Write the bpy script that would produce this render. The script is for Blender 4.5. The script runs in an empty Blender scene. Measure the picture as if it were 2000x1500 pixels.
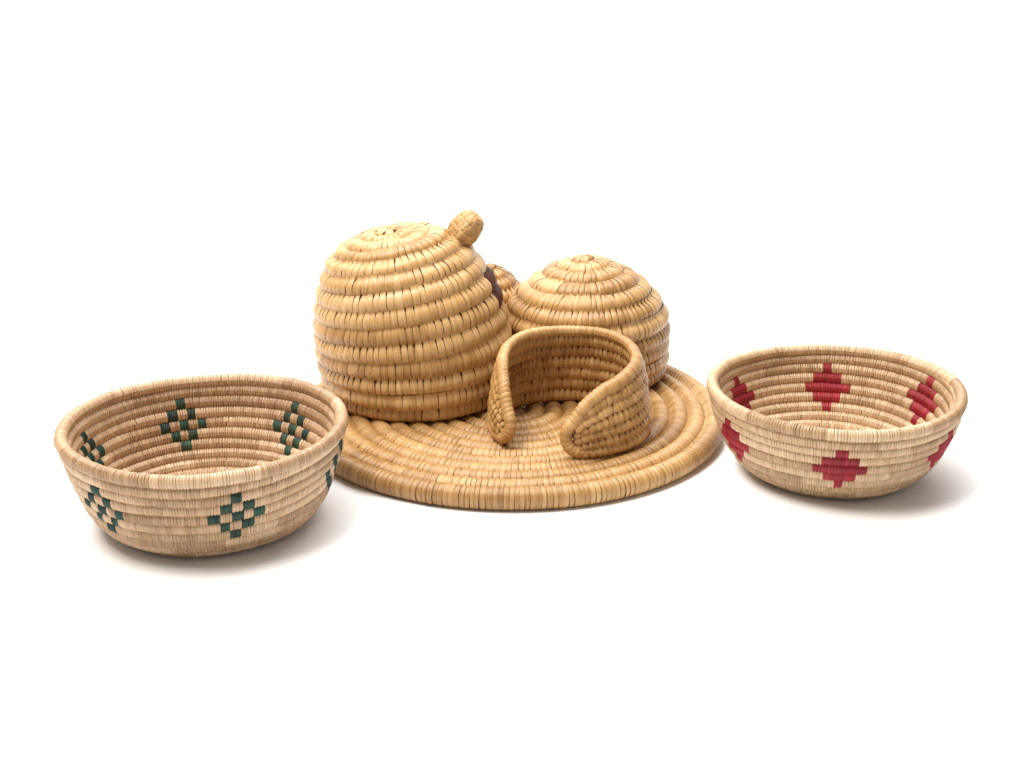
import bpy, math, random
import numpy as np
from mathutils import Vector, Matrix

rng = np.random.default_rng(7)
random.seed(7)
scene = bpy.context.scene
COL = scene.collection
PI = math.pi
rad = math.radians

# ------------------------------------------------------------------ camera
CAM = np.array([0.0, -1.3311, 0.5316])
PITCH = 0.3572
cd = bpy.data.cameras.new('camera')
cd.sensor_width = 36.0
cd.lens = 36.0 * 2927.6 / 2000.0
cd.clip_start = 0.01
cd.clip_end = 50
cam = bpy.data.objects.new('camera', cd)
cam.location = CAM
cam.rotation_euler = (PI / 2 - PITCH, 0, 0)
COL.objects.link(cam)
scene.camera = cam

# ------------------------------------------------------------------ light
world = bpy.data.worlds.new('World')
scene.world = world
world.use_nodes = True
bg = world.node_tree.nodes['Background']
bg.inputs[0].default_value = (1.0, 0.985, 0.96, 1)
bg.inputs[1].default_value = 0.33

def area(name, loc, target, size, power, col=(1, 1, 1)):
    l = bpy.data.lights.new(name, 'AREA')
    l.shape = 'RECTANGLE'
    l.size, l.size_y = size
    l.energy = power
    l.color = col
    o = bpy.data.objects.new(name, l)
    o.location = loc
    o.rotation_euler = (Vector(target) - Vector(loc)).to_track_quat('-Z', 'Y').to_euler()
    COL.objects.link(o)
    return o

area('key_softbox', (-0.75, -0.50, 2.02), (0.0, 0.0, 0.03), (0.9, 0.9), 52, (1.0, 0.96, 0.90))
area('overhead_softbox', (-0.2, 0.3, 2.3), (0, 0.1, 0), (2.4, 1.8), 54, (1.0, 0.98, 0.95))
area('backdrop_lamp', (0, 0.7, 2.3), (0, 2.2, 0.6), (3.0, 0.6), 75)

vs = scene.view_settings
vs.view_transform = 'Standard'
vs.look = 'None'
vs.exposure = 0.0
vs.gamma = 1.0
vs.use_curve_mapping = False
scene.render.engine = 'CYCLES'

# ------------------------------------------------------------------ materials
def new_mat(name):
    m = bpy.data.materials.new(name)
    m.use_nodes = True
    nt = m.node_tree
    b = nt.nodes['Principled BSDF']
    return m, nt, b

def straw(name, pale, mid, deep, rough=0.4, bump=0.35, spec=0.5):
    """fibre-streaked straw; colour by per-stitch tone, streaks run along each stitch"""
    m, nt, b = new_mat(name)
    N, L = nt.nodes, nt.links
    at = N.new('ShaderNodeAttribute'); at.attribute_name = 'fibre'
    tn = N.new('ShaderNodeAttribute'); tn.attribute_name = 'tone'
    mp = N.new('ShaderNodeMapping'); mp.inputs['Scale'].default_value = (1, 0.10, 1)
    L.new(at.outputs['Vector'], mp.inputs['Vector'])
    n1 = N.new('ShaderNodeTexNoise'); n1.inputs['Scale'].default_value = 1.8
    n1.inputs['Detail'].default_value = 6; n1.inputs['Roughness'].default_value = 0.65
    L.new(mp.outputs[0], n1.inputs['Vector'])
    n2 = N.new('ShaderNodeTexNoise'); n2.inputs['Scale'].default_value = 55
    n2.inputs['Detail'].default_value = 3
    tc = N.new('ShaderNodeTexCoord')
    L.new(tc.outputs['Object'], n2.inputs['Vector'])
    add = N.new('ShaderNodeMath'); add.operation = 'MULTIPLY_ADD'
    L.new(n1.outputs['Fac'], add.inputs[0]); add.inputs[1].default_value = 2.2
    L.new(tn.outputs['Fac'], add.inputs[2])
    a2 = N.new('ShaderNodeMath'); a2.operation = 'MULTIPLY_ADD'
    L.new(n2.outputs['Fac'], a2.inputs[0]); a2.inputs[1].default_value = 0.4
    L.new(add.outputs[0], a2.inputs[2])
    mr = N.new('ShaderNodeMapRange')
    mr.inputs['From Min'].default_value = 0.98; mr.inputs['From Max'].default_value = 2.62
    L.new(a2.outputs[0], mr.inputs['Value'])
    cr = N.new('ShaderNodeValToRGB')
    e = cr.color_ramp.elements
    e[0].position = 0.0; e[0].color = (*deep, 1)
    e[1].position = 1.0; e[1].color = (*pale, 1)
    k = cr.color_ramp.elements.new(0.5); k.color = (*mid, 1)
    L.new(mr.outputs[0], cr.inputs[0])
    L.new(cr.outputs[0], b.inputs['Base Color'])
    rr = N.new('ShaderNodeMapRange')
    rr.inputs['To Min'].default_value = rough - 0.08; rr.inputs['To Max'].default_value = rough + 0.14
    L.new(n1.outputs['Fac'], rr.inputs['Value'])
    L.new(rr.outputs[0], b.inputs['Roughness'])
    b.inputs['Specular IOR Level'].default_value = spec
    bp = N.new('ShaderNodeBump'); bp.inputs['Strength'].default_value = bump
    bp.inputs['Distance'].default_value = 0.0006
    L.new(n1.outputs['Fac'], bp.inputs['Height'])
    L.new(bp.outputs[0], b.inputs['Normal'])
    return m

M_HUT = straw('golden_straw', (0.68, 0.460, 0.225), (0.490, 0.275, 0.096), (0.230, 0.104, 0.026), rough=0.34, bump=0.9)
M_TRAY = straw('tray_straw', (0.64, 0.425, 0.20), (0.455, 0.258, 0.092), (0.210, 0.098, 0.026), rough=0.36, bump=0.9)
M_BOWL = straw('pale_straw', (0.65, 0.465, 0.30), (0.485, 0.312, 0.178), (0.255, 0.142, 0.068), rough=0.34, bump=0.5)
M_BOWL2 = straw('pale_yellow_straw', (0.66, 0.48, 0.305), (0.50, 0.328, 0.182), (0.27, 0.155, 0.072), rough=0.34, bump=0.5)
M_GREEN = straw('green_dyed_straw', (0.016, 0.105, 0.060), (0.008, 0.050, 0.036), (0.003, 0.021, 0.022), rough=0.45, bump=0.2, spec=0.3)
M_RED = straw('red_dyed_straw', (0.42, 0.030, 0.045), (0.30, 0.013, 0.027), (0.19, 0.007, 0.015), rough=0.5, bump=0.2, spec=0.3)
M_BROWN = straw('brown_dyed_straw', (0.100, 0.024, 0.011), (0.055, 0.012, 0.006), (0.022, 0.005, 0.003), rough=0.55, bump=0.3, spec=0.12)
M_CORE = straw('grass_core', (0.34, 0.21, 0.09), (0.20, 0.11, 0.042), (0.10, 0.05, 0.02), rough=0.6, bump=0.8)

m, nt, b = new_mat('white_paper')
b.inputs['Base Color'].default_value = (0.93, 0.93, 0.93, 1)
b.inputs['Roughness'].default_value = 0.75
b.inputs['Specular IOR Level'].default_value = 0.2
M_WHITE = m
m, nt, b = new_mat('white_thread')
b.inputs['Base Color'].default_value = (0.72, 0.68, 0.60, 1)
M_THREAD = m

# ------------------------------------------------------------------ mesh helpers
def grid_faces(n, nv, nu, wrap_v=False):
    base = (np.arange(n) * nv * nu)[:, None, None]
    i = np.arange(nv if wrap_v else nv - 1)[None, :, None]
    j = np.arange(nu - 1)[None, None, :]
    i2 = (i + 1) % nv
    f = np.stack([base + i * nu + j, base + i * nu + j + 1,
                  base + i2 * nu + j + 1, base + i2 * nu + j], -1)
    return f.reshape(-1, 4)

def make_mesh(name, V, F, mats, tone=None, fibre=None, midx=None):
    me = bpy.data.meshes.new(name)
    V = np.ascontiguousarray(V, dtype=np.float32).reshape(-1, 3)
    nv, nf = len(V), len(F)
    me.vertices.add(nv); me.vertices.foreach_set('co', V.ravel())
    me.loops.add(nf * 4); me.loops.foreach_set('vertex_index', np.ascontiguousarray(F, dtype=np.int32).ravel())
    me.polygons.add(nf)
    me.polygons.foreach_set('loop_start', np.arange(nf, dtype=np.int32) * 4)
    me.polygons.foreach_set('use_smooth', np.ones(nf, dtype=bool))
    for mt in mats:
        me.materials.append(mt)
    if midx is not None:
        me.polygons.foreach_set('material_index', np.ascontiguousarray(midx, dtype=np.int32))
    if tone is not None:
        a = me.attributes.new('tone', 'FLOAT', 'POINT')
        a.data.foreach_set('value', np.ascontiguousarray(tone, dtype=np.float32).ravel())
    if fibre is not None:
        a = me.attributes.new('fibre', 'FLOAT_VECTOR', 'POINT')
        a.data.foreach_set('vector', np.ascontiguousarray(fibre, dtype=np.float32).ravel())
    me.update(calc_edges=True)
    return me

def link(name, me, parent=None):
    o = bpy.data.objects.new(name, me)
    COL.objects.link(o)
    if parent is not None:
        o.parent = parent
    return o

def thing(name, label, cat, loc, rot=(0, 0, 0), group=None):
    o = bpy.data.objects.new(name, None)
    o.empty_display_size = 0.02
    o.location = loc
    o.rotation_euler = rot
    o['label'] = label
    o['category'] = cat
    if group:
        o['group'] = group
    COL.objects.link(o)
    return o

def sm(x):
    x = np.clip(x, 0, 1)
    return x * x * (3 - 2 * x)

class Wobble:
    """slow irregularity along a coil, so no ring is a perfect circle"""
    def __init__(self, amp, freqs=(1.0, 2.3, 5.1, 11.7)):
        self.f = freqs
        self.a = amp * rng.uniform(0.3, 1, len(freqs)) / np.sqrt(np.array(freqs))
        self.p = rng.uniform(0, 2 * PI, len(freqs))
    def __call__(self, th):
        return sum(a * np.sin(f * th + p) for a, f, p in zip(self.a, self.f, self.p))

# ------------------------------------------------------------------ coil paths
class Spiral:
    """a coil wound about a vertical axis; table rows are (r, z, thickness) per turn"""
    def __init__(self, rz, az0=90, sgn=1, side=1, step_from=0.15, squeeze=1.12, wob=0.0006, lean=None, step=0.28):
        self.T = np.arange(len(rz), dtype=float)
        rz = list(rz) + [rz[-1]]                 # the last row runs a full turn
        self.T = np.arange(len(rz), dtype=float)
        A = np.array(rz, float)
        self.r, self.z, self.a = A[:, 0], A[:, 1], A[:, 2]
        fine = np.linspace(0, len(rz) - 1, 60 * len(rz))
        rr, zz = np.interp(fine, self.T, self.r), np.interp(fine, self.T, self.z)
        k = np.ones(41) / 41
        pad = lambda x: np.concatenate([np.full(20, x[0]), x, np.full(20, x[-1])])
        dr = np.convolve(pad(np.gradient(rr, fine)), k, 'valid'); dr[-105:] = dr[-106]
        dz = np.convolve(pad(np.gradient(zz, fine)), k, 'valid'); dz[-105:] = dz[-106]
        ln = np.hypot(dr, dz) + 1e-9
        self.fine, self.br, self.bz, self.p = fine, dr / ln, dz / ln, ln
        self.az0, self.sgn, self.side = rad(az0), sgn, side
        self.n = len(rz) - 1
        self.step_from = step_from
        self.step = step
        self.squeeze = squeeze
        self.w1, self.w2 = Wobble(wob), Wobble(wob)
        self.lean = lean
    def te(self, th):
        t = th / (2 * PI)
        fl = np.floor(t + 1e-9)
        stp = fl + sm((t - fl - 1 + self.step) / self.step)
        beta = np.clip(t / self.n, 0, 1) ** 1.5 if self.step_from <= 0 else sm((t / self.n - self.step_from) / 0.75)
        return np.clip(t * (1 - beta) + stp * beta, 0, self.n)
    def par(self, th):
        te = self.te(th)
        g = lambda tab: np.interp(te, self.fine, tab)
        return dict(r=np.interp(te, self.T, self.r), z=np.interp(te, self.T, self.z),
                    a=np.interp(te, self.T, self.a), br=g(self.br), bz=g(self.bz), p=g(self.p))
    def radius(self, th): return max(0.002, float(self.par(th)['r']))
    def pitch(self, th): return self.par(th)['p']
    def thick(self, th): return self.par(th)['a']
    def halfb(self, th): return self.par(th)['p'] * 0.5 * self.squeeze
    def pos(self, th, lat, dn, db):
        q = self.par(th)
        r0 = np.maximum(q['r'], 0.002)
        nr, nz = (-q['bz'], q['br'])
        if self.side < 0:
            nr, nz = -nr, -nz
        R = q['r'] + dn * nr + db * q['br'] + self.w1(th)
        Z = q['z'] + dn * nz + db * q['bz'] + self.w2(th * 1.03) * 0.7
        ang = self.az0 + self.sgn * (th + lat / r0)
        P = np.stack([R * np.cos(ang), R * np.sin(ang), Z], -1)
        if self.lean is not None:
            P = self.lean(P)
        return P

class Row:
    """a coil of the curved wall: a line in (arc, height) bent round the plan curve"""
    def __init__(self, q, s, h, a, hb, wall, pitch=None):
        self.q, self.s, self.h, self.a_, self.hb_ = q, s, h, a, hb
        self.wall = wall
        ds, dh = np.gradient(s, q), np.gradient(h, q)
        ln = np.hypot(ds, dh) + 1e-9
        self.ts, self.thh = ds / ln, dh / ln
        self.w1 = Wobble(0.0006)
        self.pp = pitch if pitch is not None else hb * 2 / 1.12
    def radius(self, q): return 1.0
    def I(self, q, tab): return np.interp(q, self.q, tab)
    def pitch(self, q): return self.I(q, self.pp)
    def thick(self, q): return self.I(q, self.a_)
    def halfb(self, q): return self.I(q, self.hb_)
    def pos(self, q, lat, dn, db):
        qq = q + lat
        ts, th_ = self.I(qq, self.ts), self.I(qq, self.thh)
        S = self.I(qq, self.s) + db * th_
        Hh = self.I(qq, self.h) - db * ts
        return self.wall(S, Hh, dn + self.w1(qq * 60))

# stitch centre line: (cos-like dn factor, db in half-heights, width factor)
def stitch_profile(style, lift=(0.70, 0.60)):
    if style == 'bridge':        # tip laps over the coil before, then wraps this one
        ph = np.radians([-34, -8, 16, 38, 58, 76, 96])
        dn = np.concatenate([lift, np.cos(ph)])
        db = np.concatenate([[-1.17, -0.93], np.sin(ph)])
        return dn, db
    if style == 'bridge_long':   # same, carried round the underside of an edge coil
        ph = np.radians([-34, -4, 28, 60, 92, 124, 158])
        return np.concatenate([lift, np.cos(ph)]), np.concatenate([[-1.17, -0.93], np.sin(ph)])
    ph = np.radians(np.linspace(-180, 180, 15))
    return np.cos(ph), np.sin(ph)

def stitches(path, th, w, style, e0, tip, mid, tail, slant, nu=4, flip=1, fib=1.0, lift=(0.70, 0.60)):
    """returns verts (n, nv, nu, 3) and the fibre coordinates"""
    n = len(th)
    dnf, dbf = stitch_profile(style, lift)
    nv = len(dnf)
    a, hb = path.thick(th), path.halfb(th)
    us = {3: np.array([-1, 0, 1.]), 4: np.array([-1, -0.42, 0.42, 1.])}[nu]
    ee = {3: np.array([-0.55, 1.0, -0.55]), 4: np.array([-0.30, 0.85, 1.0, -0.22])}[nu]
    v = np.linspace(0, 1, nv)
    if style.startswith('bridge'):
        W = np.stack([np.interp(v, [0, .14, .36, .6, 1], x) for x in
                      np.stack([tip, tip * .45 + mid * .55, mid, mid, tail], 1)])
    else:
        W = np.ones((n, nv)) * mid[:, None] * (1 + 0.06 * np.cos(v * 4 * PI)[None])
    lat = us[None, None, :] * (w[:, None] * W * 0.5)[:, :, None] \
        + ((v - 0.5)[None, :] * (slant * w)[:, None])[:, :, None]
    e = ee[None, None, :] * e0[:, None, None]
    if style.startswith('bridge'):
        e = e * np.interp(v, [0, .12, .3, .85, 1], [0.15, .8, 1, 1, .1])[None, :, None]
    dn = flip * (dnf[None, :, None] * a[:, None, None] + e * np.maximum(dnf, 0.25 if style == 'bridge' else -1)[None, :, None])
    db = dbf[None, :, None] * hb[:, None, None] + e * np.sign(dbf)[None, :, None] * (np.abs(dbf) ** 2)[None, :, None] * (0.4 if style.startswith('bridge') else 1)
    TH = np.broadcast_to(th[:, None, None], lat.shape)
    P = path.pos(TH, lat, dn * np.ones_like(lat), db * np.ones_like(lat))
    off = rng.uniform(0, 100, (n, 1, 1))
    fu = lat / 0.0016 * fib + off
    fv = np.broadcast_to((v * 6)[None, :, None], lat.shape) + off * 0.7
    fz = np.broadcast_to(off * 1.3, lat.shape)
    return P, np.stack([fu, fv, fz], -1)

def core_tube(path, t0, t1, step, scale=0.93, nphi=12, taper0=0, taper1=0):
    n = max(4, int((t1 - t0) / step) + 1)
    th = np.linspace(t0, t1, n)
    ph = np.linspace(0, 2 * PI, nphi + 1)[:-1]
    k = np.ones(n) * scale
    if taper0: k *= sm((th - t0) / taper0 + 0.02)
    if taper1: k *= sm((t1 - th) / taper1 + 0.02)
    a, hb = path.thick(th) * k, path.halfb(th) * k * 0.93
    TH = np.broadcast_to(th[:, None], (n, nphi))
    P = path.pos(TH, np.zeros((n, nphi)), a[:, None] * np.cos(ph)[None], hb[:, None] * np.sin(ph)[None])
    i = np.arange(n - 1)[:, None]; j = np.arange(nphi)[None, :]; j2 = (j + 1) % nphi
    F = np.stack([i * nphi + j, i * nphi + j2, (i + 1) * nphi + j2, (i + 1) * nphi + j], -1).reshape(-1, 4)
    fib = np.stack([np.broadcast_to((ph * 6)[None], (n, nphi)), TH * path.radius((t0 + t1) / 2) * 120, TH * 0], -1)
    return P.reshape(-1, 3), F, fib.reshape(-1, 3), np.full(n * nphi, 0.1)

def tones(n, lo, hi, run=(8, 26), jit=0.09):
    """one strand of straw sews a run of stitches, so tone comes in runs"""
    out = np.empty(n); i = 0
    while i < n:
        k = int(rng.integers(*run))
        out[i:i + k] = rng.uniform(lo, hi)
        i += k
    return out + rng.normal(0, jit, n)

def lay(path, t0, t1, width, jit=0.12):
    ths, ws = [], []
    t = t0
    while t < t1:
        w = width * (1 + rng.normal(0, jit))
        w = max(width * 0.6, w)
        r = path.radius(t)
        t += w / r
        ths.append(t - 0.5 * w / r); ws.append(w)
    return np.array(ths), np.array(ws)

def spiky(n, base, amp):
    """slow drift of how pointed the stitches are"""
    x = np.arange(n)
    return np.clip(base + amp * np.sin(x / rng.uniform(9, 23) + rng.uniform(0, 6)) + rng.normal(0, 0.13, n), 0.2, 1.02)

class Builder:
    """collects the stitches of a thing; the biggest in view become objects of their own"""
    def __init__(self, root, mats, limit=300, visible=None):
        self.root, self.mats, self.limit, self.visible = root, mats, limit, visible
        self.P, self.F, self.tone, self.m, self.par = [], [], [], [], []
    def add(self, coil, P, fib, tone, m=None):
        n = len(P)
        for i in range(n):
            self.P.append(P[i]); self.F.append(fib[i]); self.tone.append(tone[i])
            self.m.append(0 if m is None else int(m[i])); self.par.append(coil)
    def finish(self):
        P = np.array(self.P); FB = np.array(self.F)
        n, nv, nu, _ = P.shape
        mw = self.root.matrix_world if False else Matrix.LocRotScale(self.root.location, self.root.rotation_euler, None)
        R = np.array(mw.to_3x3()); T = np.array(mw.translation)
        W = P @ R.T + T
        mid = nv // 2
        c = W[:, mid, nu // 2]
        du = W[:, mid, -1] - W[:, mid, 0]
        dv = W[:, mid + 2] [:, nu // 2] - W[:, mid - 2][:, nu // 2]
        ctr = W.mean((1, 2))
        view = CAM - c; dist = np.linalg.norm(view, axis=1)
        cr = np.cross(du, dv)
        nn = c - ctr
        cr *= np.sign((cr * nn).sum(1))[:, None]
        score = (cr * view).sum(1) / dist ** 3
        if self.visible is not None:
            score = np.where(self.visible(c), score, score * 0.001 - 1e-9)
        order = np.argsort(-score)
        pick = [i for i in order[:self.limit] if score[i] > 0]
        ps = set(pick)
        f1 = grid_faces(1, nv, nu)
        for i in pick:
            me = make_mesh('stitch', P[i], f1, [self.mats[self.m[i]]],
                           np.full(nv * nu, self.tone[i]), FB[i])
            link('stitch', me, self.par[i])
        rest = np.array([i for i in range(n) if i not in ps])
        if len(rest):
            F = grid_faces(len(rest), nv, nu)
            mi = np.repeat(np.array(self.m)[rest], (nv - 1) * (nu - 1))
            tn = np.repeat(np.array(self.tone)[rest], nv * nu)
            me = make_mesh('stitching', P[rest], F, self.mats, tn, FB[rest], mi)
            o = link('stitching', me, self.root)
            o['kind'] = 'stuff'

def build_coiled(root, path, width, e, t_start, mats, tone_rng, tipbase=0.6, tipamp=0.2, slant=0.25,
                 dye=None, visible=None, wfun=None, limit=300, lift=(0.70, 0.60)):
    bd = Builder(root, mats, limit, visible)
    n = path.n
    for k in range(n):
        t0 = (k if k > 0 else t_start) * 2 * PI
        t1 = (k + 1) * 2 * PI
        last = k == n - 1
        V, F, fb, tn = core_tube(path, t0, t1 + (0 if last else 0.02), 0.07 if k > 2 else 0.12,
                                 taper1=0.5 if last else 0)
        coil = link('coil', make_mesh('coil', V, F, [M_CORE], tn, fb), root)
        w = width if wfun is None else wfun(k)
        th, ws = lay(path, t0, t1, w)
        N = len(th)
        e0 = e * rng.uniform(0.7, 1.25, N)
        tip = spiky(N, tipbase, tipamp)
        mid = rng.uniform(0.86, 1.03, N)
        tail = rng.uniform(0.72, 1.0, N)
        sl = slant + rng.normal(0, 0.16, N)
        P, fib = stitches(path, th, ws, 'bridge_long' if last else 'bridge', e0 * 0.55, tip, mid, tail, sl, lift=lift)
        m = dye(th, path) if dye is not None else None
        bd.add(coil, P, fib, tones(N, *tone_rng), m)
    # the tight knot of straw the spiral starts from
    p0 = path.pos(np.array([0.4]), np.zeros(1), np.zeros(1), np.zeros(1))[0]
    V, F, fb = [], [], []
    rr_ = path.thick(0.0)
    for i in range(6):
        for j in range(16):
            a_, b_ = i / 5 * PI * 0.55, j / 16 * 2 * PI
            q_ = rr_ * (1.0 + 0.07 * (j % 2))
            V.append((q_ * 1.05 * math.sin(a_) * math.cos(b_), q_ * 1.05 * math.sin(a_) * math.sin(b_), p0[2] + q_ * 0.86 * math.cos(a_)))
            fb.append((j * 3.1, i, 0))
    V = np.array(V); V[:, :2] += path.pos(np.array([0.0]), np.zeros(1), np.zeros(1), np.zeros(1))[0][:2] * 0.5
    for i in range(5):
        for j in range(16):
            F.append((i * 16 + j, (i + 1) * 16 + j, (i + 1) * 16 + (j + 1) % 16, i * 16 + (j + 1) % 16))
    link('centre_knot', make_mesh('centre_knot', V, np.array(F), [mats[0]], np.full(len(V), 0.2), np.array(fb)), root)
    bd.finish()

def loose_fibres(root, path, ths, length=0.006, flip=1):
    """split ends of straw that stand off the coil"""
    V, F = [], []
    for th in ths:
        a, hb = float(path.thick(th)), float(path.halfb(th))
        ph0 = rng.uniform(-0.9, 0.9); L_ = length * rng.uniform(0.5, 1.4); side = rng.choice((-1, 1))
        b0 = len(V); w = rng.uniform(0.00025, 0.0005)
        r_ = path.radius(th)
        for i in range(5):
            f = i / 4
            lift = 0.0006 + 0.0035 * f * f * rng.uniform(0.6, 1.0)
            for sd in (-1, 1):
                lat = side * L_ * f * 0.5 + sd * w * (1 - 0.8 * f)
                A = np.array([th]); q = ph0 + f * L_ / (a + 0.001) * 0.6
                V.append(path.pos(A, np.array([lat]), np.array([flip * ((a + lift) * math.cos(q))]), np.array([(hb + lift) * math.sin(q)]))[0])
        for i in range(4):
            p = b0 + 2 * i
            F.append((p, p + 1, p + 3, p + 2))
    n = len(V)
    me = make_mesh('loose_fibres', np.array(V), np.array(F), [M_HUT], np.full(n, 0.7), np.stack([np.arange(n) * 0.3, np.zeros(n), np.zeros(n)], -1))
    o = link('loose_fibres', me, root); o['kind'] = 'stuff'

# ------------------------------------------------------------------ backdrop
def backdrop():
    prof = [(-2.2, 0.0), (1.3, 0.0)]
    for i in range(1, 17):
        a = i / 16 * PI / 2
        prof.append((1.3 + 0.9 * math.sin(a), 0.9 - 0.9 * math.cos(a)))
    prof.append((2.2, 3.0))
    V = []
    for y, z in prof:
        V += [(-3.2, y, z), (3.2, y, z)]
    F = [(2 * i, 2 * i + 1, 2 * i + 3, 2 * i + 2) for i in range(len(prof) - 1)]
    o = link('backdrop', make_mesh('backdrop', np.array(V), np.array(F), [M_WHITE]))
    o['kind'] = 'structure'
backdrop()

# ------------------------------------------------------------------ tray
TRAY = (-0.001, -0.012, 0.0)
HUT = (-0.0890, 0.0290, 0.0182)
HUT2 = (0.0725, 0.082, 0.0182)
HUT3 = (-0.0235, 0.146, 0.0182)
ENC = (0.0523, -0.0619, 0.0182)

def tray():
    root = thing('round_tray', 'round flat coiled straw tray carrying three domes and a curved wall', 'tray', TRAY)
    rz = [(0.002, 0.0092, 0.0082)]
    n = 11
    for k in range(1, n + 1):
        r = 0.1916 - (n - k) * 0.0172
        rz.append((r, 0.0092, 0.0092))
    rz[-1] = (0.1922, 0.0096, 0.0098)
    path = Spiral(rz, az0=100, sgn=-1, side=1, step_from=0.15, squeeze=1.06, wob=0.0007)
    def vis(c):
        def out(p, r): return np.hypot(c[:, 0] - p[0], c[:, 1] - p[1]) > r
        ok = out(HUT, 0.082) & out(HUT2, 0.07) & (c[:, 1] < 0.06)
        inside = np.hypot(c[:, 0] - ENC[0], c[:, 1] - ENC[1]) < 0.07
        return ok & ~(inside & (c[:, 1] < -0.10) & (c[:, 0] > 0.06))
    build_coiled(root, path, 0.0046, 0.00055, 0.35, [M_TRAY], (0.05, 0.62), tipbase=0.72, tipamp=0.15,
                 slant=0.12, lift=(0.46, 0.40), visible=vis, wfun=lambda k: 0.0050 if k == n - 1 else 0.0046)
    loose_fibres(root, path, rng.uniform(3 * 2 * PI, 11 * 2 * PI, 50), 0.005)
tray()

# ------------------------------------------------------------------ domes
def lean_fn(kx, ky, H, tilt):
    def f(P):
        P = P.copy()
        g = np.clip(P[..., 2] / H, 0, 1.2)
        x, y = P[..., 0].copy(), P[..., 1].copy()
        P[..., 2] = P[..., 2] + tilt * x * sm(g * 1.6)
        P[..., 0] = x + kx * g ** 1.5
        P[..., 1] = y + ky * g ** 1.5
        return P
    return f

def woven_knob(parent, base, axis):
    ax = Vector(axis).normalized()
    q = ax.to_track_quat('Z', 'Y').to_matrix()
    ks = 1.22
    prof = [(0.0090, -0.004), (0.0130, 0.003), (0.0148, 0.0085), (0.0140, 0.014), (0.0122, 0.0195), (0.0092, 0.0225), (0.0045, 0.0236), (0.0006, 0.0238)]
    pr = np.array(prof) * np.array([0.98, 1.42]); s = np.concatenate([[0], np.cumsum(np.hypot(*np.diff(pr, axis=0).T))])
    rows, cols = 11, 20
    V, F, tn, fb = [], [], [], []
    def P(u, v, h):
        # v: 0..1 along the profile, u: angle
        r = np.interp(v * s[-1], s, pr[:, 0]); z = np.interp(v * s[-1], s, pr[:, 1])
        r2 = np.interp(v * s[-1] + 1e-4, s, pr[:, 0]); z2 = np.interp(v * s[-1] + 1e-4, s, pr[:, 1])
        d = np.array([r2 - r, z2 - z]); d /= np.linalg.norm(d) + 1e-9
        rr = r + h * d[1]; zz = z - h * d[0]
        k = 1 + 0.05 * math.sin(2 * u + 1) + 0.07 * math.cos(4 * u + 0.5)
        v3 = q @ Vector((rr * k * math.cos(u), rr * k * math.sin(u), zz))
        return (base[0] + v3.x, base[1] + v3.y, base[2] + v3.z)
    for i in range(rows):
        c = cols if i < 8 else (14 if i < 10 else 8)
        for j in range(c):
            over = (i + j) % 2 == 0
            t = rng.uniform(0.1, 0.8); off = rng.uniform(0, 50)
            b0 = len(V)
            ju, jv = rng.normal(0, 0.06), rng.normal(0, 0.06)
            ext_u, ext_v = (1.25, 0.96) if over else (0.92, 1.3)
            for a in np.linspace(-0.5, 0.5, 4):
                for c_ in np.linspace(-0.5, 0.5, 4):
                    u = (j + 0.5 + ju + a * ext_u) / c * 2 * PI + i * 0.09
                    v = min(1, max(0, (i + 0.5 + jv + c_ * ext_v) / rows))
                    arch, flat = (a, c_) if over else (c_, a)
                    h = 0.0006 * math.cos(arch * PI * 0.95) - 0.0003 + 0.00025 * math.cos(flat * PI)
                    if abs(flat) > 0.45: h -= 0.0003
                    V.append(P(u, v, h)); tn.append(t)
                    fb.append(((flat * 3 + off), arch * 4 + off, off))
            for a in range(3):
                for c_ in range(3):
                    p = b0 + a * 4 + c_
                    F.append((p, p + 4, p + 5, p + 1))
    # body behind the weave
    b0 = len(V); nu = 20
    for v in np.linspace(0, 1, 10):
        for j in range(nu):
            V.append(P(j / nu * 2 * PI, v, -0.0004)); tn.append(-0.3); fb.append((j, v * 9, 0))
    for i in range(9):
        for j in range(nu):
            F.append((b0 + i * nu + j, b0 + i * nu + (j + 1) % nu, b0 + (i + 1) * nu + (j + 1) % nu, b0 + (i + 1) * nu + j))
    link('knob', make_mesh('knob', np.array(V), np.array(F), [M_HUT], np.array(tn), np.array(fb)), parent)

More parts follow.
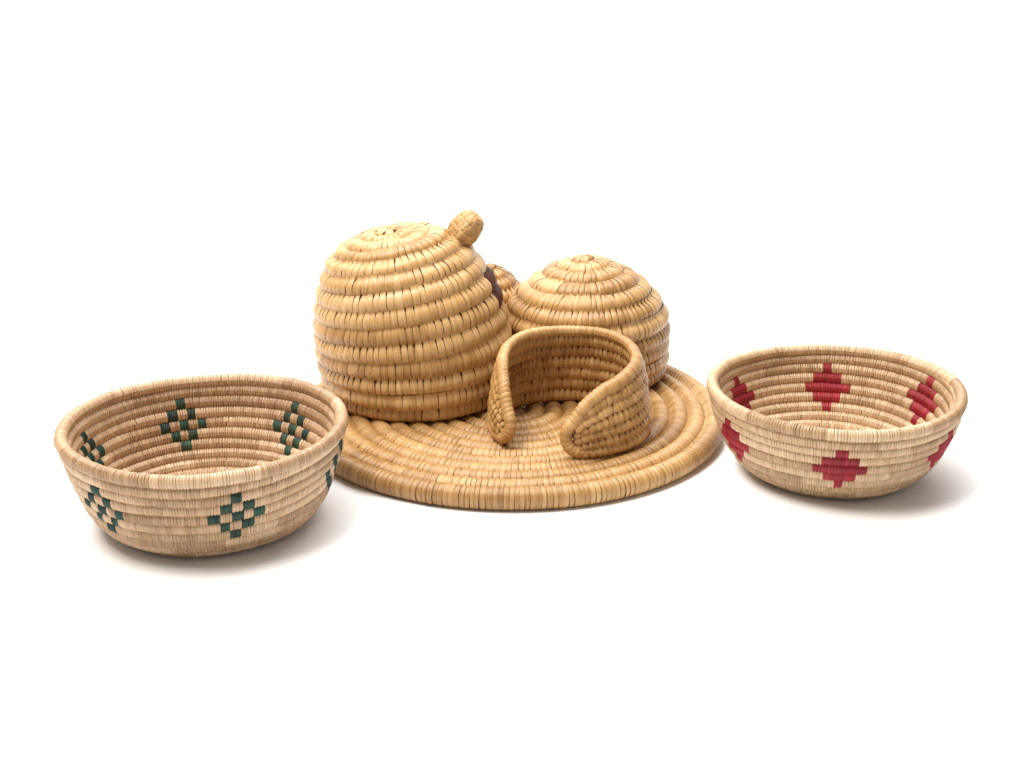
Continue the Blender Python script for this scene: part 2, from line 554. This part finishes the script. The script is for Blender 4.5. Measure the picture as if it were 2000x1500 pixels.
def big_dome():
    root = thing('domed_basket', 'large straw dome with a woven knob and dark brown stitching on one side', 'basket', HUT,
                 (0, rad(-1.2), 0), 'straw domes on the tray')
    px = 0.0005
    tab = [(0, 307), (24, 306), (51, 301), (79, 293), (104, 280), (124, 259), (140, 232), (153, 202), (161, 170),
           (167, 137), (170, 104), (170, 72), (168, 42), (161, 16)]
    rz = [(r * px, z * px, 0.0094 if i > 2 else 0.0078) for i, (r, z) in enumerate(tab)]
    path = Spiral(rz, az0=80, sgn=-1, side=1, step_from=0.15, squeeze=1.17, wob=0.0009,
                  lean=lean_fn(-0.022, 0.0, 0.165, 0.125))
    def dye(th, path):
        az = np.degrees(path.az0 + path.sgn * th) % 360
        t = path.te(th)
        return ((t > 6.5) & (t < 8.6) & ((az < 12) | (az > 346)) | ((t > 6.5) & (t < 8.6) & (az >= 12) & (az < 50))).astype(int)
    build_coiled(root, path, 0.0064, 0.0008, 0.4, [M_HUT, M_BROWN], (0.15, 0.85), tipbase=0.80, tipamp=0.25,
                 slant=0.3, dye=dye, wfun=lambda k: 0.0044 if k < 3 else 0.0062)
    loose_fibres(root, path, rng.uniform(4 * 2 * PI, 13 * 2 * PI, 46))
    woven_knob(root, (0.0385, 0.003, 0.1465), (0.62, 0.0, 0.72))
    V = np.array([(0.0610, -0.0585, 0.004), (0.0618, -0.0590, 0.004), (0.0622, -0.0592, 0.013), (0.0608, -0.0588, 0.013)])
    V = np.concatenate([V, V + np.array([0.0006, -0.0012, 0])])
    F = np.array([(4, 5, 6, 7), (0, 3, 2, 1), (0, 1, 5, 4), (3, 7, 6, 2), (1, 2, 6, 5), (0, 4, 7, 3)])
    link('thread_end', make_mesh('thread_end', V, F, [M_THREAD]), root)
big_dome()

def mid_dome():
    root = thing('domed_basket', 'plain pointed straw dome standing behind the curved straw wall', 'basket', HUT2,
                 (0, 0, 0), 'straw domes on the tray')
    px = 1 / 1945
    tab = [(0, 223), (24, 215), (50, 205), (76, 190), (102, 171), (127, 148), (142, 120), (147, 91), (148, 64), (147, 38), (142, 15)]
    rz = [(r * px, z * px, 0.0086 if i > 2 else 0.0074) for i, (r, z) in enumerate(tab)]
    path = Spiral(rz, az0=70, sgn=-1, side=1, step_from=0.15, squeeze=1.17, wob=0.0008)
    build_coiled(root, path, 0.0056, 0.0007, 0.4, [M_HUT], (0.1, 0.75), tipbase=0.74, tipamp=0.22, slant=0.25,
                 visible=lambda c: ~((c[:, 2] < 0.075) & (c[:, 0] < HUT2[0] + 0.045)),
                 wfun=lambda k: 0.0042 if k < 2 else 0.0056)
    loose_fibres(root, path, rng.uniform(2 * 2 * PI, 10 * 2 * PI, 30))
mid_dome()

def small_dome():
    root = thing('domed_basket', 'small straw dome tucked in between the two bigger domes', 'basket', HUT3,
                 (0, 0, 0), 'straw domes on the tray')
    tab = [(0, 0.084), (0.009, 0.081), (0.0185, 0.0745), (0.0270, 0.0655), (0.0330, 0.055), (0.0360, 0.043), (0.0370, 0.031), (0.0365, 0.0185), (0.0345, 0.0065)]
    rz = [(r * 1.04, z * 1.04, 0.0064) for (r, z) in tab]
    path = Spiral(rz, az0=80, sgn=-1, side=1, step_from=0.15, squeeze=1.17, wob=0.0006)
    build_coiled(root, path, 0.0050, 0.0006, 0.4, [M_HUT], (0.0, 0.5), tipbase=0.55, tipamp=0.2, slant=0.25,
                 visible=lambda c: c[:, 2] > 0.06)
small_dome()

# ------------------------------------------------------------------ curved wall
def horseshoe_enclosure():
    root = thing('horseshoe_enclosure', 'horseshoe shaped straw wall with an open front, thick rim sloping to the tray', 'enclosure', ENC)
    px = 1 / 2140
    azs = np.array([-91, -86, -80, -67, -45, -20, 0, 45, 90, 135, 170, 182, 195, 208, 216, 221.])
    hts = np.array([72, 90, 106, 125, 137, 146, 151, 157, 156, 158, 152, 145, 134, 114, 92, 72.]) * px
    R = 160 * px
    # plan radius per azimuth (not quite a circle)
    raz = np.array([-91, -45, 0, 45, 90, 135, 180, 221.])
    rr = np.array([164, 158, 144, 142, 138, 142, 147, 162.]) * px
    azf = np.linspace(-112, 242, 709)
    def smooth(y, k=15):
        return np.convolve(np.pad(y, k, mode='edge'), np.ones(2 * k + 1) / (2 * k + 1), 'valid')
    radf = smooth(np.interp(azf, raz, rr), 25)
    X, Y = radf * np.cos(np.radians(azf)), radf * np.sin(np.radians(azf))
    S = np.concatenate([[0], np.cumsum(np.hypot(np.diff(X), np.diff(Y)))])
    tx, ty = np.gradient(X, S), np.gradient(Y, S)
    tl = np.hypot(tx, ty); tx, ty = tx / tl, ty / tl
    HT = smooth(np.interp(azf, azs, hts), 6)
    def wall(s, h, o):
        x, y = np.interp(s, S, X), np.interp(s, S, Y)
        nx, ny = np.interp(s, S, ty), -np.interp(s, S, tx)     # outward
        g = h / 0.07
        lean = -0.010 * np.clip(g, 0, 1.2) ** 1.3
        belly = 0.002 * np.sin(np.clip(g, 0, 1) * PI)
        oo = o + lean + belly
        return np.stack([x + nx * oo, y + ny * oo, h], -1)
    ra = 0.0053                                               # rim half thickness
    s0, s1 = np.interp(-91, azf, S), np.interp(221, azf, S)
    top = lambda s: np.interp(s, S, HT) - 0.2 * ra
    # rows between base and rim
    NR = 6
    bd = Builder(root, [M_HUT], 300, None)
    vis_in = []
    sg = np.linspace(s0 + 0.0015, s1 - 0.0015, 500)
    for k in range(NR):
        fr = (k + 0.5) / NR
        usable = np.maximum(top(sg) - ra * 0.7, 0.004)
        h = usable * fr
        hb = usable / NR * 0.5 * 1.14
        keep = hb > 0.0001
        s_, h_, hb_ = sg[keep], h[keep], hb[keep]
        q = s_ - s_[0]
        row = Row(q, s_, h_, np.clip(hb_ * 1.05, 0.0030, 0.0052), hb_, wall)
        V, F, fb, tn = core_tube(row, q[0], q[-1], 0.004, scale=0.95)
        coil = link('coil', make_mesh('coil', V, F, [M_CORE], tn, fb), root)
        for flip in (1, -1):
            th, ws = lay(row, q[0] + 0.002, q[-1] - 0.002, 0.0056, 0.14)
            N = len(th)
            P, fib = stitches(row, th, ws, 'bridge', 0.0007 * rng.uniform(.7, 1.3, N), spiky(N, 0.45, 0.2),
                              rng.uniform(0.95, 1.1, N), rng.uniform(0.6, 0.95, N), rng.normal(0.1, 0.2, N), flip=flip)
            bd.add(coil, P, fib, tones(N, 0.0, 0.6, (4, 14), 0.12))
    # rim: up from under one end, over the top and down round the other
    mid_s = np.linspace(s0, s1, 400)
    topc = top(mid_s)
    pts = []
    def endcurl(sx, sgn):
        out = []
        for a in np.linspace(-90, 60, 10):
            out.append((sx - sgn * 0.0135 * math.cos(rad(a)) + sgn * 0.0085, 0.0195 + 0.0145 * math.sin(rad(a))))
        return out
    left = [(s0 + 0.030, 0.0052), (s0 + 0.016, 0.0050)] + endcurl(s0, 1)
    right = endcurl(s1, -1)[::-1] + [(s1 - 0.016, 0.0050), (s1 - 0.030, 0.0052)]
    body = [(s, h) for s, h in zip(mid_s, topc) if s0 + 0.007 < s < s1 - 0.007 and h > 0.024]
    pts = np.array(left + body[::4] + right)
    d = np.concatenate([[0], np.cumsum(np.hypot(*np.diff(pts, axis=0).T))])
    qf = np.linspace(0, d[-1], 900)
    ps, ph = smooth(np.interp(qf, d, pts[:, 0]), 9), smooth(np.interp(qf, d, pts[:, 1]), 9)
    ends = np.minimum(sm(qf / 0.02), sm((d[-1] - qf) / 0.02)) * 0.35 + 0.65
    rim = Row(qf, ps, ph, ra * ends * 0.95, ra * ends, wall)
    V, F, fb, tn = core_tube(rim, 0, d[-1], 0.003, scale=0.97)
    coil = link('rim', make_mesh('rim', V, F, [M_CORE], tn, fb), root)
    bd.finish()
    b2 = Builder(root, [M_HUT], 0, None)
    th, ws = lay(rim, 0.001, d[-1] - 0.001, 0.0042, 0.15)
    N = len(th)
    P, fib = stitches(rim, th, ws, 'wrap', 0.00045 * rng.uniform(.6, 1.3, N), np.ones(N), rng.uniform(1.0, 1.12, N),
                      np.ones(N), rng.normal(0.05, 0.1, N), nu=4)
    nv, nu = P.shape[1:3]
    tn = np.repeat(tones(N, 0.1, 0.75), nv * nu)
    o = link('rim_wrapping', make_mesh('rim_wrapping', P, grid_faces(N, nv, nu), [M_HUT], tn, fib), coil); o['kind'] = 'stuff'
horseshoe_enclosure()

# ------------------------------------------------------------------ bowls
def bowl(label, loc, rotz, wall_prof, floor_r, floor_n, a_rim, mat, dyed, cells, az_first, unit, oval, group, block_name, tone_rng, az_step):
    root = thing('coiled_bowl', label, 'bowl', loc, (0, 0, 0), group)
    rz = [(0.001, 0.0048, 0.0040)]
    for k in range(1, floor_n):
        rz.append((floor_r * k / floor_n, 0.0048, 0.0040))
    rz += [(r, z, 0.0043) for r, z in wall_prof]
    rz[-1] = (*wall_prof[-1], a_rim)
    def warp(P):
        P = P.copy()
        ang = np.arctan2(P[..., 1], P[..., 0])
        g = np.clip(P[..., 2] / 0.08, 0, 1)
        k = 1 + oval * np.cos(2 * (ang - 0.6)) * g
        P[..., 0] *= k; P[..., 1] *= k
        P[..., 2] += g * 0.0012 * np.sin(2 * ang + 1.0)
        return P
    path = Spiral(rz, az0=az_step, sgn=1, side=-1, step_from=0.0, squeeze=1.19, wob=0.0006, lean=warp, step=0.32)
    n = path.n
    for k in range(n):
        t0 = (k if k > 0 else 0.3) * 2 * PI
        t1 = (k + 1) * 2 * PI
        # after the step a turn k sits on profile row k, at its end it climbs to k+1
        V, F, fb, tn = core_tube(path, t0, t1 + (0 if k == n - 1 else 0.02), 0.08, scale=0.95, nphi=10,
                                 taper1=0.25 if k == n - 1 else 0)
        th, ws = lay(path, t0, t1, 0.0022 if k < n - 1 else 0.0023, 0.16)
        N = len(th)
        P, fib = stitches(path, th, ws, 'wrap', 0.00060 * rng.uniform(.6, 1.4, N), np.ones(N), rng.uniform(0.80, 1.0, N),
                          np.ones(N), rng.normal(0.1, 0.12, N), nu=3, fib=1.6)
        nv, nu = P.shape[1:3]
        tone = tones(N, *tone_rng, run=(10, 42), jit=0.10)
        # which stitches are dyed: row counted down from the rim
        az = np.degrees(path.az0 + path.sgn * th)
        row = np.full(N, n - 1 - k)
        block = np.full(N, -1)
        for mtf in range(6):
            a0 = az_first + 60 * mtf
            dd = (az - a0 + 180) % 360 - 180
            u = np.floor(dd / unit + 0.5).astype(int)
            for ri, cell in enumerate(cells):
                for ci, seg in enumerate(cell):
                    hit = (row == 2 + ri) & (u >= seg[0]) & (u <= seg[1])
                    block[hit] = mtf * 100 + ri * 10 + ci
        nat = np.where(block < 0)[0]
        cf = grid_faces(len(nat), nv, nu)
        Vn = P[nat].reshape(-1, 3)
        allV = np.concatenate([Vn, V]); allF = np.concatenate([cf, F + len(Vn)])
        allT = np.concatenate([np.repeat(tone[nat], nv * nu), tn])
        allB = np.concatenate([fib[nat].reshape(-1, 3), fb])
        mi = np.concatenate([np.zeros(len(cf)), np.ones(len(F))])
        coil = link('rim' if k == n - 1 else 'coil', make_mesh('coil', allV, allF, [mat, M_CORE], allT, allB, mi), root)
        for bid in np.unique(block[block >= 0]):
            ix = np.where(block == bid)[0]
            me = make_mesh(block_name, P[ix], grid_faces(len(ix), nv, nu), [dyed],
                           np.repeat(rng.uniform(0.0, 0.6) + rng.normal(0, 0.25, len(ix)), nv * nu), fib[ix])
            link(block_name, me, coil)

G_CELLS = [[(0, 0)], [(-1, -1), (1, 1)], [(-2, -2), (0, 0), (2, 2)], [(-1, -1), (1, 1)], [(0, 0)]]
R_CELLS = [[(0, 0)], [(-1, 1)], [(-2, 2)], [(-1, 1)], [(0, 0)]]
L_PROF = [(0.0745, 0.0052), (0.0826, 0.0105), (0.0888, 0.0175), (0.0935, 0.0255), (0.0970, 0.0342), (0.1000, 0.0432),
          (0.1028, 0.0524), (0.1052, 0.0616), (0.1074, 0.0708), (0.1092, 0.0800)]
R_PROF = [(0.0660, 0.0052), (0.0742, 0.0100), (0.0810, 0.0164), (0.0866, 0.0238), (0.0912, 0.0320), (0.0950, 0.0404),
          (0.0982, 0.0490), (0.1010, 0.0576), (0.1034, 0.0660), (0.1054, 0.0744)]
bowl('straw bowl with green checkered diamond motifs', (-0.2471, -0.2162, 0.0), 0, L_PROF, 0.0745, 8, 0.0047,
     M_BOWL, M_GREEN, G_CELLS, -90 + 23, 4.8, 0.011, 'patterned straw bowls', 'green_block', (0.05, 1.05), 23)
bowl('straw bowl with solid red stepped diamond motifs', (0.2798, -0.1183, 0.0), 0, R_PROF, 0.0660, 7, 0.0046,
     M_BOWL2, M_RED, R_CELLS, -90 - 8, 5.25, 0.006, 'patterned straw bowls', 'red_block', (0.1, 1.05), 52)
